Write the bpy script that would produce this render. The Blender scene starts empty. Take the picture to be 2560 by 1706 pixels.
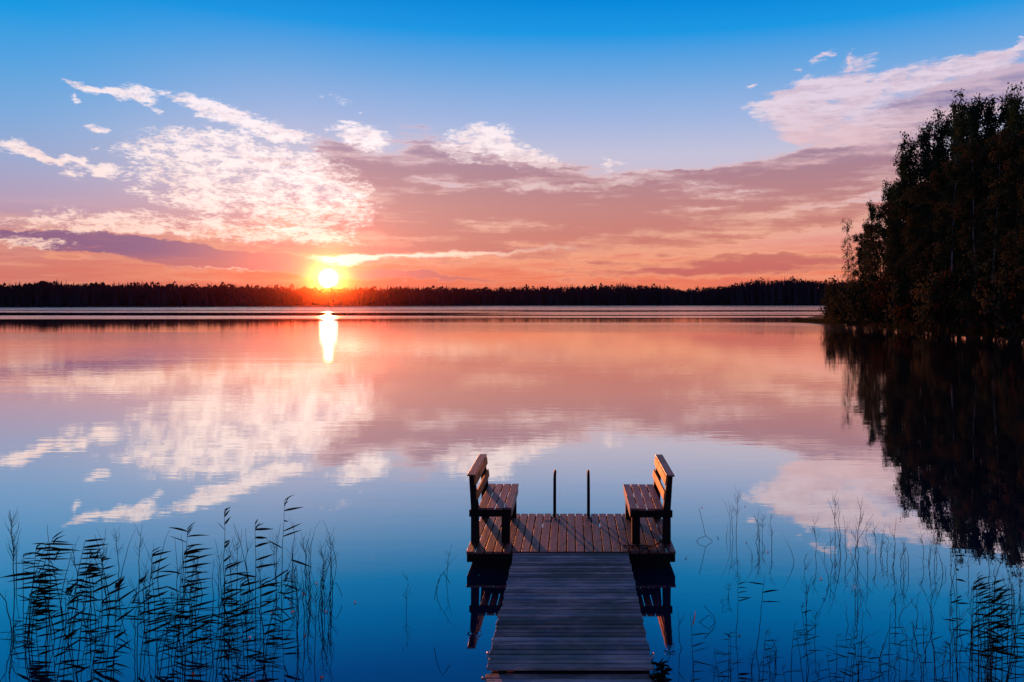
import bpy, math, random
import numpy as np
from mathutils import Vector, Matrix
random.seed(7); rng = np.random.default_rng(7)
sc = bpy.context.scene
R = math.radians
# ---------------------------------------------------------------- camera
H = 3.325                      # eye height over the water
F, PX, PY = 1991.0, 1430.0, 757.0   # focal length and horizon point used when measuring the place
cam_d = bpy.data.cameras.new('camera'); cam = bpy.data.objects.new('camera', cam_d)
sc.collection.objects.link(cam); sc.camera = cam
cam.location = (0, 0, H); cam.rotation_euler = (R(90), 0, 0)
cam_d.sensor_width = 36; cam_d.lens = 28
cam_d.shift_x = -150/2560; cam_d.shift_y = -96/2560
cam_d.clip_start = .1; cam_d.clip_end = 20000
sc.view_settings.view_transform = 'Standard'; sc.view_settings.look = 'None'
sc.view_settings.exposure = 1.0; sc.view_settings.gamma = 1
sc.cycles.max_bounces = 8; sc.cycles.transparent_max_bounces = 8
sc.cycles.sample_clamp_indirect = 6; sc.cycles.use_denoising = True
SUN_AZ, SUN_EL = -17.0, 1.66
GLARE_DENSITY = .00005  # density of the volume added for the sun's glare

# ---------------------------------------------------------------- node helpers
class NT:
    def __init__(s, tree): s.t = tree
    def n(s, typ, **k):
        nd = s.t.nodes.new(typ)
        for a, v in k.items(): setattr(nd, a, v)
        return nd
    def link(s, a, b):
        if isinstance(a, (int, float)): b.default_value = a
        elif isinstance(a, (tuple, list)):
            b.default_value = tuple(a) if len(a) == len(b.default_value) else tuple(a)+(1,)
        else: s.t.links.new(a, b)
    def m(s, op, a, b=None, c=None, clamp=False):
        nd = s.n('ShaderNodeMath', operation=op, use_clamp=clamp)
        s.link(a, nd.inputs[0])
        if b is not None: s.link(b, nd.inputs[1])
        if c is not None: s.link(c, nd.inputs[2])
        return nd.outputs[0]
    def v(s, op, a, b=None):
        nd = s.n('ShaderNodeVectorMath', operation=op)
        s.link(a, nd.inputs[0])
        if b is not None: s.link(b, nd.inputs[3] if op == 'SCALE' else nd.inputs[1])
        return nd.outputs['Value'] if op in ('DOT_PRODUCT', 'LENGTH') else nd.outputs[0]
    def mix(s, f, a, b, blend='MIX'):
        nd = s.n('ShaderNodeMix', data_type='RGBA', blend_type=blend)
        s.link(f, nd.inputs[0]); s.link(a, nd.inputs[6]); s.link(b, nd.inputs[7])
        return nd.outputs[2]
    def noise(s, vec, scale, detail=4, rough=.55, dist=0, dims='3D'):
        nd = s.n('ShaderNodeTexNoise', noise_dimensions=dims)
        s.link(vec, nd.inputs['Vector'])
        nd.inputs['Scale'].default_value = scale; nd.inputs['Detail'].default_value = detail
        nd.inputs['Roughness'].default_value = rough; nd.inputs['Distortion'].default_value = dist
        return nd.outputs
    def mapping(s, vec, loc=(0,0,0), rot=(0,0,0), scale=(1,1,1), typ='POINT'):
        nd = s.n('ShaderNodeMapping', vector_type=typ); s.link(vec, nd.inputs['Vector'])
        for i, q in zip((1, 2, 3), (loc, rot, scale)): nd.inputs[i].default_value = q
        return nd.outputs[0]
    def ramp(s, fac, stops, interp='LINEAR'):
        nd = s.n('ShaderNodeValToRGB'); cr = nd.color_ramp; cr.interpolation = interp
        while len(cr.elements) < len(stops): cr.elements.new(.5)
        for e, (p, c) in zip(cr.elements, stops):
            e.position = p
            e.color = (c, c, c, 1) if isinstance(c, (int, float)) else tuple(c)+(1,)
        s.link(fac, nd.inputs[0]); return nd.outputs[0]
    def smooth(s, x, a, b):
        nd = s.n('ShaderNodeMapRange', interpolation_type='SMOOTHSTEP')
        s.link(x, nd.inputs[0]); nd.inputs[1].default_value = a; nd.inputs[2].default_value = b
        return nd.outputs[0]
    def comb(s, x, y, z=0.0):
        nd = s.n('ShaderNodeCombineXYZ')
        for i, q in enumerate((x, y, z)): s.link(q, nd.inputs[i])
        return nd.outputs[0]
def lin(r, g, b):
    f = lambda c: (c/255/12.92) if c <= 10 else ((c/255+.055)/1.055)**2.4
    return (f(r), f(g), f(b))
def az_el(x, y):               # a point measured on the sky -> compass direction, in degrees
    u, v = (x*2560/2353-PX)/F, (PY-y*2560/2353)/F
    return math.degrees(math.atan(u)), math.degrees(math.atan(v/math.hypot(1, u)))

# ---------------------------------------------------------------- sky (world)
w = bpy.data.worlds.new('World'); sc.world = w; w.use_nodes = True
w.node_tree.nodes.clear(); N = NT(w.node_tree)
gen = N.n('ShaderNodeTexCoord').outputs['Generated']
sp = N.n('ShaderNodeSeparateXYZ'); N.link(gen, sp.inputs[0])
dx, dy, dz = sp.outputs
AZ = N.m('MULTIPLY', N.m('ARCTAN2', dx, dy), 180/math.pi)
EL = N.m('MAXIMUM', N.m('MULTIPLY', N.m('ARCSINE', dz), 180/math.pi), 0.0)
ae = N.comb(AZ, EL)
ALPHA = N.m('ABSOLUTE', N.m('SUBTRACT', AZ, SUN_AZ))     # degrees away from the sun's bearing
# clear sky by elevation, near the sun's side and away from it
def S(e): return e/90
skyA = N.ramp(N.m('DIVIDE', EL, 90), [
    (S(0), lin(236,112,86)), (S(1.8), lin(243,130,100)), (S(3.2), lin(243,152,126)), (S(5.5), lin(230,168,162)),
    (S(8), lin(214,192,206)), (S(10.5), lin(198,196,220)), (S(13), lin(160,183,226)), (S(16), lin(108,168,226)),
    (S(18.6), lin(28,152,228)), (S(20.8), lin(0,136,220)), (S(24), lin(0,100,192)), (S(30), lin(8,74,146)),
    (S(42), lin(52,86,138)), (S(90), lin(74,82,118))])
skyB = N.ramp(N.m('DIVIDE', EL, 90), [
    (S(0), lin(206,112,104)), (S(2.2), lin(218,130,118)), (S(4), lin(204,140,142)), (S(6), lin(186,162,188)),
    (S(8.5), lin(158,172,210)), (S(11), lin(126,172,222)), (S(14), lin(84,164,226)), (S(17), lin(16,154,228)),
    (S(20), lin(0,136,220)), (S(21.5), lin(0,128,212)), (S(25), lin(0,94,184)), (S(30), lin(8,72,144)),
    (S(42), lin(50,84,136)), (S(90), lin(74,82,118))])
side = N.smooth(AZ, -18, -37)
sky = N.mix(side, skyA, skyB)
away = N.smooth(ALPHA, 55, 120)
skyC = N.ramp(N.m('DIVIDE', EL, 90), [(S(0), lin(120,110,140)), (S(10), lin(110,125,175)), (S(30), lin(80,100,150)), (S(90), lin(74,82,118))])
sky = N.mix(away, sky, skyC)
# glow round the sun
sd = Vector((math.sin(R(SUN_AZ))*math.cos(R(SUN_EL)), math.cos(R(SUN_AZ))*math.cos(R(SUN_EL)), math.sin(R(SUN_EL))))
dirn = N.v('NORMALIZE', gen)
ang = N.m('MULTIPLY', N.m('ARCCOSINE', N.m('MINIMUM', N.v('DOT_PRODUCT', dirn, tuple(sd)), 1.0)), 180/math.pi)
def expfall(x, k): return N.m('EXPONENT', N.m('MULTIPLY', x, -1/k))
# ---- cloud fields, in degrees of bearing and elevation
warp = N.noise(N.mapping(ae, scale=(.22, .55, 1)), 1.0, 2, .5)[1]
warpv = N.v('MULTIPLY', N.v('SUBTRACT', warp, (.5, .5, .5)), (2.6, 1.2, 0))
warp2 = N.noise(N.mapping(ae, scale=(.9, 2.0, 1)), 1.0, 3, .6)[1]
warpv2 = N.v('MULTIPLY', N.v('SUBTRACT', warp2, (.5, .5, .5)), (1.5, .8, 0))
aw = N.v('ADD', N.v('ADD', ae, warpv), warpv2)
an = N.v('ADD', ae, N.v('MULTIPLY', N.v('SUBTRACT', warp2, (.5, .5, .5)), (.8, .35, 0)))
DEG = math.degrees(1/F)*2560/2353   # degrees per measured unit near the centre
def field(blobs):
    acc = None
    for (x, y, rx, ry, rot, wt) in blobs:
        a, e = az_el(x, y)
        mp = N.mapping(aw, (a, e, 0), (0, 0, R(-rot)), (rx*DEG, ry*DEG, 1), 'TEXTURE')
        g = N.n('ShaderNodeTexGradient', gradient_type='SPHERICAL'); N.link(mp, g.inputs[0])
        acc = N.m('MULTIPLY_ADD', g.outputs['Fac'], wt, acc if acc is not None else 0.0)
    return acc
# sunlit cloud: small puffs high on the left, a patchy bank by the sun, the big cloud on the right
puffs = field([
    (545,272,165,30,14,1.5), (450,246,70,16,16,1.0), (650,302,105,22,8,1.2), (318,218,58,22,-4,1.5), (195,204,66,12,9,1.1), (245,212,44,10,4,.8), (350,247,34,10,38,.9), (212,296,26,14,0,1.5),
    (175,225,18,9,30,.9), (835,318,92,34,8,1.6), (1100,318,95,40,-10,1.4), (1060,355,80,30,10,.9), (1165,346,130,38,18,1.2), (1250,372,95,28,22,1.0), (1410,381,44,14,-3,1.1), (1020,342,30,13,0,.9), (660,326,60,8,2,.7), (570,313,60,8,2,.6), (378,315,28,10,0,.9),
    (38,342,58,16,10,1.4), (88,358,48,12,22,1.0), (150,370,44,12,8,1.1), (195,378,28,14,30,.8), (256,398,44,22,4,1.2), (158,397,38,12,0,1.0), (120,375,20,9,0,.8), (300,378,22,7,0,.8), (224,347,10,6,0,.9), (775,232,66,16,16,.5), (850,256,24,7,-20,.5),
    (1715,201,26,8,-12,1.2), (2335,98,44,14,-30,1.2), (1945,136,46,14,-40,1.0), (1890,134,44,10,-22,.8), (1828,160,20,6,0,.7)])
bank = field([
    (430,318,140,28,-2,1.1), (350,340,90,24,4,1.0), (600,350,200,34,8,1.3), (470,385,210,50,4,1.0), (650,420,250,80,6,1.0), (590,460,320,70,4,.8), (730,455,130,50,20,.4), (500,440,190,46,0,.6), (700,400,160,40,10,.4),
    (180,520,190,20,0,1.2), (350,515,260,28,2,1.0), (560,530,300,30,4,.9), (680,538,180,20,2,.8), (60,556,110,18,4,1.1), (740,500,120,34,8,.6)])
big = field([
    (1760,232,70,12,-14,1.1), (1830,215,110,30,-26,1.2), (1920,190,120,40,-30,1.1), (1830,285,100,52,24,1.3), (1930,250,150,70,-8,1.1), (2060,185,140,36,-6,1.0), (1930,320,160,36,10,1.0),
    (2200,160,130,24,-14,1.2), (2290,142,100,22,-16,1.2), (2040,300,120,50,-10,.6), (1330,430,260,22,-2,.5), (1450,408,130,14,-6,.8), (1600,418,120,12,4,.6), (1200,425,160,20,5,.6), (1850,376,160,10,-10,.8)])
n_big = N.noise(N.mapping(an, rot=(0, 0, R(-6)), scale=(.5, 1.1, 1)), 1.0, 9, .66)[0]
n_mid = N.noise(N.mapping(an, rot=(0, 0, R(-4)), scale=(1.15, 3.2, 1)), 1.0, 8, .68)[0]
n_fine = N.noise(N.mapping(ae, rot=(0, 0, R(5)), scale=(3.2, 8.5, 1)), 1.0, 5, .7)[0]
swirl = N.noise(N.mapping(an, rot=(0, 0, R(-22)), scale=(.30, 1.9, 1)), 1.0, 8, .66)[0]
streak = N.noise(N.mapping(an, rot=(0, 0, R(-4)), scale=(.10, 1.0, 1)), 1.0, 7, .58, .2)[0]
streak2 = N.noise(N.mapping(an, rot=(0, 0, R(7)), scale=(.22, 2.4, 1)), 1.0, 6, .6, .3)[0]
c0 = lambda q: N.m('SUBTRACT', q, .5)
def cover(f, terms, lo, hi, cap=1.0):
    f = N.m('MINIMUM', f, cap); t = None
    for (q, a) in terms: t = N.m('MULTIPLY', c0(q), a) if t is None else N.m('ADD', t, N.m('MULTIPLY', c0(q), a))
    return N.smooth(N.m('ADD', f, N.m('MULTIPLY', t, N.smooth(f, 0.0, .3))), lo, hi)
w_puff = cover(puffs, [(n_big, 2.0), (n_mid, 2.6), (n_fine, 1.3)], .20, 1.1)
w_bank = cover(bank, [(n_big, 2.4), (n_mid, 2.2), (n_fine, 1.7)], .18, 1.0, .72)
w_big = cover(big, [(swirl, 2.0), (n_big, 1.4), (n_mid, .7), (n_fine, .2)], .10, .95)
white = N.m('MAXIMUM', N.m('MAXIMUM', w_puff, w_bank), w_big)
# shaded cloud
body = field([
    (1010,430,325,93,10,1.6), (1180,470,425,108,0,1.26), (900,520,412,71,-3,1.03), (860,400,187,40,24,1.15), (1290,405,225,49,18,0.92), (1080,372,187,43,22,1.03), (1000,385,112,34,30,0.69),
    (1650,440,550,77,-7,1.61), (1420,455,312,65,-3,1.26), (1850,412,375,68,-10,1.49), (1430,530,700,62,-5,1.03), (1800,520,425,31,-7,0.80), (1050,560,775,62,0,1.15),
    (700,395,175,21,14,0.57), (760,490,150,37,4,0.57), (680,560,375,27,0,0.80),
    (1650,617,475,31,-2,1.61), (1800,607,325,24,0,1.26), (1500,628,375,13,1,1.26), (150,590,75,21,10,0.69)])
bar = field([(330,575,340,32,5,2.6), (240,564,220,24,5,1.8), (600,600,380,24,6,1.7), (930,632,330,10,3,1.6), (480,586,420,20,5,.8)])
high = field([(2170,235,210,64,-14,1.3), (2300,205,200,60,-14,1.3), (2110,395,260,56,-6,1.2), (2040,290,170,50,-20,1.0), (1930,262,120,22,-26,.8), (1990,345,180,16,-8,.8), (1860,355,110,8,-4,.5)])
m_body = cover(body, [(streak, 2.6), (streak2, 1.0), (swirl, 1.0), (n_big, .8)], .0, .75)
m_bar = cover(bar, [(streak, 1.4), (streak2, .6)], .10, .95)
m_high = cover(high, [(swirl, 2.2), (n_big, .8)], .0, .95)
mauve = N.m('MAXIMUM', N.m('MAXIMUM', m_body, m_bar), m_high)
mauve_c = N.ramp(N.m('DIVIDE', EL, 20), [(.0, lin(206,94,88)), (.11, lin(202,106,102)), (.22, lin(206,124,112)), (.33, lin(196,130,126)), (.45, lin(174,126,138)), (.62, lin(150,132,168)), (1, lin(145,142,190))])
purple = N.m('MULTIPLY', N.m('MULTIPLY', N.smooth(AZ, -20, -29), N.smooth(EL, 2.0, 3.4)), m_bar)
mauve_c = N.mix(N.m('MULTIPLY', purple, .9), mauve_c, lin(122,88,136))
rim_c = N.ramp(N.m('DIVIDE', EL, 20), [(.0, lin(246,140,108)), (.15, lin(248,166,130)), (.3, lin(240,184,162)), (.45, lin(226,186,186)), (1, lin(190,180,216))])
low = N.smooth(EL, 6.5, 3.5)
tone = N.smooth(N.m('ADD', N.m('SUBTRACT', N.m('MULTIPLY_ADD', mauve, .62, N.m('MULTIPLY', N.m('MINIMUM', body, 2.0), .27)), N.m('MULTIPLY', low, .14)), N.m('ADD', N.m('MULTIPLY', c0(streak), 2.2), N.m('ADD', N.m('MULTIPLY', c0(streak2), .8), N.m('MULTIPLY', c0(n_big), .8)))), .38, 1.1)
mauve_c = N.mix(N.m('MAXIMUM', tone, m_bar), rim_c, mauve_c)
white_c = N.ramp(N.m('DIVIDE', EL, 20), [(.0, lin(255,196,160)), (.2, lin(252,208,192)), (.35, lin(255,228,222)), (.6, lin(246,232,238)), (1, lin(232,228,242))])
right_pink = N.smooth(AZ, 8, 16)
white_c = N.mix(N.m('MULTIPLY', right_pink, .9), white_c, N.mix(N.smooth(EL, 8, 14), lin(228,172,174), lin(226,208,226)))
shade = N.smooth(N.m('ADD', N.m('MULTIPLY', N.mix(right_pink, n_big, swirl), .75), N.m('MULTIPLY', n_mid, .25)), .56, .42)
white_c = N.mix(N.m('MULTIPLY', shade, N.m('MULTIPLY_ADD', right_pink, .25, .40)), white_c, mauve_c)
lowf = N.m('MULTIPLY', N.smooth(EL, 7.0, 4.5), N.smooth(N.m('ADD', N.m('MULTIPLY', streak, .6), N.m('MULTIPLY', streak2, .4)), .46, .64))
sky = N.mix(N.m('MULTIPLY', lowf, .55), sky, N.ramp(N.m('DIVIDE', EL, 7), [(0, lin(244,150,118)), (.5, lin(250,184,152)), (1, lin(240,196,186))]))
lowd = N.m('MULTIPLY', N.smooth(EL, 5.0, 3.0), N.smooth(N.m('ADD', N.m('MULTIPLY', streak, .5), N.m('MULTIPLY', streak2, .5)), .50, .38))
sky = N.mix(N.m('MULTIPLY', lowd, .5), sky, lin(224,118,104))
sky = N.mix(N.m('MULTIPLY', mauve, .93), sky, mauve_c)
sky = N.mix(N.m('MULTIPLY', white, N.m('SUBTRACT', .97, N.m('MULTIPLY', N.m('MULTIPLY', mauve, tone), .55))), sky, white_c)
streak_n = streak
# bright streaks just over the sun
hot_f = field([(775,594,110,16,-4,1.5), (960,588,260,14,-2,1.3), (1250,575,360,13,-3,.9), (520,616,260,4,3,.9), (1000,618,200,4,3,.6)])
hot = N.smooth(N.m('ADD', N.m('MULTIPLY', hot_f, .85), N.m('MULTIPLY', N.m('SUBTRACT', streak_n, .5), N.smooth(hot_f, 0.0, .4))), .3, 1.1)
sky = N.mix(N.m('MULTIPLY', hot, expfall(ang, 14)), sky, (1.4, 1.12, .9))
# sun glow and disc
glow = N.m('ADD', N.m('MULTIPLY', expfall(ang, .33), 1.2), N.m('MULTIPLY', expfall(ang, 2.2), .06))
sky = N.mix(1.0, sky, N.v('SCALE', (1, .6, .38), glow), 'ADD')
cl = N.m('MULTIPLY', N.m('ADD', white, N.m('MULTIPLY', mauve, .35)), N.m('MULTIPLY', expfall(ang, 7.5), .6))
sky = N.mix(1.0, sky, N.v('SCALE', (1, .86, .74), cl), 'ADD')
disc = N.smooth(ang, .70, .40)
sky = N.mix(1.0, sky, N.v('SCALE', (9, 7.5, 5.5), disc), 'ADD')
nish = N.n('ShaderNodeTexSky', sky_type='NISHITA', sun_disc=False)
nish.sun_elevation = R(SUN_EL); nish.sun_rotation = R(SUN_AZ)
sky = N.mix(1.0, sky, N.v('SCALE', nish.outputs[0], .001), 'ADD')
bg = N.n('ShaderNodeBackground'); N.link(sky, bg.inputs[0]); bg.inputs[1].default_value = .5
N.link(bg.outputs[0], N.n('ShaderNodeOutputWorld').inputs[0])
w.cycles.sampling_method = 'MANUAL'; w.cycles.sample_map_resolution = 512

# ---------------------------------------------------------------- sun
sl = bpy.data.lights.new('sun', 'SUN'); so = bpy.data.objects.new('sun', sl); sc.collection.objects.link(so)
sl.energy = 5.0; sl.angle = R(.5); sl.color = (1, .27, .08)
so.rotation_euler = sd.to_track_quat('Z', 'Y').to_euler(); so.location = (0, 0, 50)

# ---------------------------------------------------------------- object helpers
COL = sc.collection
def tag(o, label=None, cat=None, group=None, kind=None):
    if label: o['label'] = label
    if cat: o['category'] = cat
    if group: o['group'] = group
    if kind: o['kind'] = kind
    return o
def empty(name, loc, label, cat, group=None):
    o = bpy.data.objects.new(name, None); COL.objects.link(o); o.location = loc; o.empty_display_size = .1
    return tag(o, label, cat, group)
class MB:
    def __init__(s): s.v = []; s.f = []
    def add(s, vs, fs):
        k = len(s.v); s.v += [tuple(q) for q in vs]; s.f += [tuple(i+k for i in f) for f in fs]
    def box(s, lo, hi, rot=None, jit=0, bev=0):
        (x0, y0, z0), (x1, y1, z1) = lo, hi
        vs = [(x, y, z) for z in (z0, z1) for y in (y0, y1) for x in (x0, x1)]
        if jit: vs = [tuple(c+random.uniform(-jit, jit) for c in q) for q in vs]
        if rot:
            m, c = rot; vs = [tuple(c+m@(Vector(q)-c)) for q in vs]
        s.add(vs, [(0,2,3,1), (4,5,7,6), (0,1,5,4), (2,6,7,3), (0,4,6,2), (1,3,7,5)])
    def prism(s, poly, axis, a, b):
        n = len(poly); vs = []
        for t in (a, b):
            for (p, q) in poly: vs.append({0:(t,p,q), 1:(p,t,q), 2:(p,q,t)}[axis])
        s.add(vs, [tuple(range(n))[::-1], tuple(range(n, 2*n))]+[(i, (i+1)%n, n+(i+1)%n, n+i) for i in range(n)])
    def tube(s, pts, rad, n=5, cap=True):
        pts = [Vector(p) for p in pts]; m = len(pts)
        if isinstance(rad, (int, float)): rad = [rad]*m
        vs = []; up = None
        for i, p in enumerate(pts):
            d = (pts[min(i+1, m-1)]-pts[max(i-1, 0)]); d = d.normalized() if d.length > 1e-9 else Vector((0, 0, 1))
            if up is None: up = d.orthogonal().normalized()
            up = (up-d*up.dot(d)).normalized() if (up-d*up.dot(d)).length > 1e-6 else d.orthogonal().normalized()
            q = d.cross(up)
            for k in range(n):
                a = 2*math.pi*k/n; vs.append(p+(up*math.cos(a)+q*math.sin(a))*rad[i])
        fs = [(i*n+k, i*n+(k+1)%n, (i+1)*n+(k+1)%n, (i+1)*n+k) for i in range(m-1) for k in range(n)]
        if cap: fs += [tuple(range(n))[::-1], tuple(range((m-1)*n, m*n))]
        s.add(vs, fs)
    def mesh(s, name, mat, smooth=False):
        me = bpy.data.meshes.new(name); me.from_pydata(s.v, [], s.f)
        if mat: me.materials.append(mat)
        if smooth: me.polygons.foreach_set('use_smooth', [True]*len(me.polygons))
        me.update(); return me
    def build(s, name, mat, parent=None, smooth=False, bev=0):
        me = s.mesh(name, mat, smooth); o = bpy.data.objects.new(name, me); COL.objects.link(o)
        if parent:
            o.parent = parent; o.matrix_parent_inverse = Matrix.Translation(-parent.location)
        if bev:
            b = o.modifiers.new('bevel', 'BEVEL'); b.width = bev; b.segments = 2; b.limit_method = 'ANGLE'; b.angle_limit = R(40)
        return o
def quads_mesh(name, V, mat):      # V: (n,4,3)
    n = len(V); me = bpy.data.meshes.new(name)
    me.vertices.add(4*n); me.vertices.foreach_set('co', V.reshape(-1).astype(np.float32))
    me.loops.add(4*n); me.loops.foreach_set('vertex_index', np.arange(4*n, dtype=np.int32))
    me.polygons.add(n); me.polygons.foreach_set('loop_start', np.arange(0, 4*n, 4, dtype=np.int32))
    me.update(calc_edges=True); me.validate(); me.materials.append(mat); return me

# ---------------------------------------------------------------- materials
def mat_base(name):
    m = bpy.data.materials.new(name); m.use_nodes = True; m.node_tree.nodes.clear()
    n = NT(m.node_tree); out = n.n('ShaderNodeOutputMaterial'); return m, n, out
def principled(n, out, col, rough, spec=.5, bump=None, bstr=.3, bdist=.01):
    p = n.n('ShaderNodeBsdfPrincipled'); n.link(col, p.inputs['Base Color']); n.link(rough, p.inputs['Roughness'])
    p.inputs['Specular IOR Level'].default_value = spec
    if bump is not None:
        b = n.n('ShaderNodeBump'); n.link(bump, b.inputs['Height']); b.inputs['Strength'].default_value = bstr; b.inputs['Distance'].default_value = bdist
        n.link(b.outputs[0], p.inputs['Normal'])
    n.link(p.outputs[0], out.inputs[0]); return p
def wood(name, base, dark, alt, axis, rough=.5, spec=.5, algae=None, patches=None):
    m, n, out = mat_base(name)
    oc = n.n('ShaderNodeTexCoord').outputs['Object']
    geo = n.n('ShaderNodeNewGeometry'); rnd = geo.outputs['Random Per Island']
    sc_ = [26, 26, 26]; sc_[axis] = 1.6
    off = n.v('ADD', oc, n.v('SCALE', (7.3, 3.1, 5.7), rnd))
    grain = n.noise(n.mapping(off, scale=sc_), 1, 6, .65, .4)[0]
    sc2 = [9, 9, 9]; sc2[axis] = 2.6
    blot = n.noise(n.mapping(off, scale=sc2), 1, 4, .6, .8)[0]
    c = n.mix(n.smooth(grain, .35, .65), dark, base)
    c = n.mix(n.m('MULTIPLY', n.smooth(blot, .47, .62), .8), c, dark)
    c = n.mix(n.m('MULTIPLY', rnd, .55), c, alt)
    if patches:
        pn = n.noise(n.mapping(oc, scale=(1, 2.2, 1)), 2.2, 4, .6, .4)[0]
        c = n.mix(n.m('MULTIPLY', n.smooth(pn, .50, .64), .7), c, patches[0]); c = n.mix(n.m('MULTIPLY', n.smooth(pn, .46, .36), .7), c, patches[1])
    if algae:
        ag = n.noise(oc, 1.7, 4, .6)[0]
        c = n.mix(n.m('MULTIPLY', n.smooth(ag, .42, .62), .65), c, algae)
    c = n.mix(1.0, c, n.v('SCALE', (1, 1, 1), n.m('MULTIPLY_ADD', n.m('FRACT', n.m('MULTIPLY', rnd, 37.7)), .8, .55)), 'MULTIPLY')
    rr = n.m('ADD', rough-.12, n.m('MULTIPLY', blot, .3))
    h = n.m('ADD', grain, n.m('MULTIPLY', blot, .8))
    principled(n, out, c, rr, spec, h, .5, .006); return m
M = {}
M['deck'] = wood('weathered_deck_wood', (.25,.056,.048), (.05,.016,.016), (.19,.07,.072), 1, .44, .45, (.06,.055,.035))
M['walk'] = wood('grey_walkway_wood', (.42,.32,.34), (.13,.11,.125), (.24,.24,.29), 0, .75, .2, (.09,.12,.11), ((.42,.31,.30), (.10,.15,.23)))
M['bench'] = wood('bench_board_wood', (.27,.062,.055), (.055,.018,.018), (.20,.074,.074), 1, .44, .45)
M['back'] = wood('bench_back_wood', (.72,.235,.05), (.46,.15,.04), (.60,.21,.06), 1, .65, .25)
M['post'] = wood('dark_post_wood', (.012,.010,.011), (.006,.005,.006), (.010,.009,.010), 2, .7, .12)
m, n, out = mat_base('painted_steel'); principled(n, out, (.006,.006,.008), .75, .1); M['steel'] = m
m, n, out = mat_base('galvanised_iron'); principled(n, out, (.25,.24,.24), .4, .5).inputs['Metallic'].default_value = .8; M['iron'] = m
m, n, out = mat_base('black_rope'); principled(n, out, (.012,.012,.014), .8, .3); M['rope'] = m
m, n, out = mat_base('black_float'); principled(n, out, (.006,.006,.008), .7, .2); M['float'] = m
def leafmat(name, c1, c2, scale=1.2, trans=.25, spec=.1):
    m, n, out = mat_base(name)
    geo = n.n('ShaderNodeNewGeometry'); oi = n.n('ShaderNodeObjectInfo')
    nz = n.noise(geo.outputs['Position'], scale, 3, .6)[0]
    c = n.mix(n.smooth(nz, .38, .64), c1, c2)
    c = n.mix(1.0, c, n.v('SCALE', (1, 1, 1), n.m('MULTIPLY_ADD', oi.outputs['Random'], .7, .6)), 'MULTIPLY')
    d = n.n('ShaderNodeBsdfDiffuse'); n.link(c, d.inputs[0])
    t = n.n('ShaderNodeBsdfTranslucent'); n.link(c, t.inputs[0])
    mx = n.n('ShaderNodeMixShader'); mx.inputs[0].default_value = trans
    n.link(d.outputs[0], mx.inputs[1]); n.link(t.outputs[0], mx.inputs[2]); n.link(mx.outputs[0], out.inputs[0]); return m
M['aspen'] = leafmat('aspen_leaves', (.014,.042,.030), (.03,.055,.026), .25, .14)
M['birch'] = leafmat('birch_leaves', (.055,.048,.022), (.022,.034,.020), .3, .12)
M['shrub'] = leafmat('shrub_leaves', (.05,.042,.026), (.02,.03,.016), .5)
M['autumn'] = leafmat('autumn_leaves', (.05,.022,.012), (.028,.02,.011), .5)
M['farleaf'] = leafmat('far_forest_leaves', (.012,.019,.03), (.018,.025,.036), .05, .05)
M['grass'] = leafmat('shore_grass', (.03,.035,.014), (.05,.04,.02), .5)
M['reedleaf'] = leafmat('reed_leaves', (.008,.012,.008), (.012,.016,.009), 2, .05)
M['reedstem'] = leafmat('reed_stems', (.012,.011,.008), (.008,.009,.007), 3, 0)
M['drystem'] = leafmat('dry_stems', (.02,.016,.013), (.012,.011,.010), 3, 0)
M['rust'] = leafmat('rusty_leaf', (.45,.13,.05), (.35,.10,.05), 3, .4)
m, n, out = mat_base('bark'); oc = n.n('ShaderNodeTexCoord').outputs['Object']
nb = n.noise(n.mapping(oc, scale=(4, 4, 1)), 1.5, 5, .6)[0]
principled(n, out, n.mix(n.smooth(nb, .4, .6), (.03,.024,.02), (.07,.06,.05)), .9, .1); M['bark'] = m
m, n, out = mat_base('birch_bark'); oc = n.n('ShaderNodeTexCoord').outputs['Object']
nb = n.noise(n.mapping(oc, scale=(1, 1, 5)), 1.0, 5, .7)[0]
principled(n, out, n.mix(n.smooth(nb, .52, .6), (.22,.21,.22), (.03,.025,.025)), .9, .1); M['birch_bark'] = m
m, n, out = mat_base('shore_soil'); oc = n.n('ShaderNodeTexCoord').outputs['Object']
nb = n.noise(oc, .6, 6, .65)[0]
principled(n, out, n.mix(n.smooth(nb, .4, .6), (.018,.018,.010), (.035,.028,.018)), .95, .1); M['soil'] = m

# ---------------------------------------------------------------- water
m, n, out = mat_base('lake_water')
pos = n.n('ShaderNodeNewGeometry').outputs['Position']
s2 = n.n('ShaderNodeSeparateXYZ'); n.link(pos, s2.inputs[0]); wx, wy = s2.outputs[0], s2.outputs[1]
# wind patches: bands across the lake where small waves roughen it
bandn = n.noise(n.mapping(pos, scale=(.0035, .02, 1)), 1, 3, .5)[0]
inv = n.m('DIVIDE', 1000.0, n.m('MAXIMUM', wy, 5.0))            # finer divisions with distance
invw = n.m('DIVIDE', n.m('ADD', inv, n.m('MULTIPLY', n.m('SUBTRACT', bandn, .5), n.m('MULTIPLY', inv, .10))), 30.0)
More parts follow.
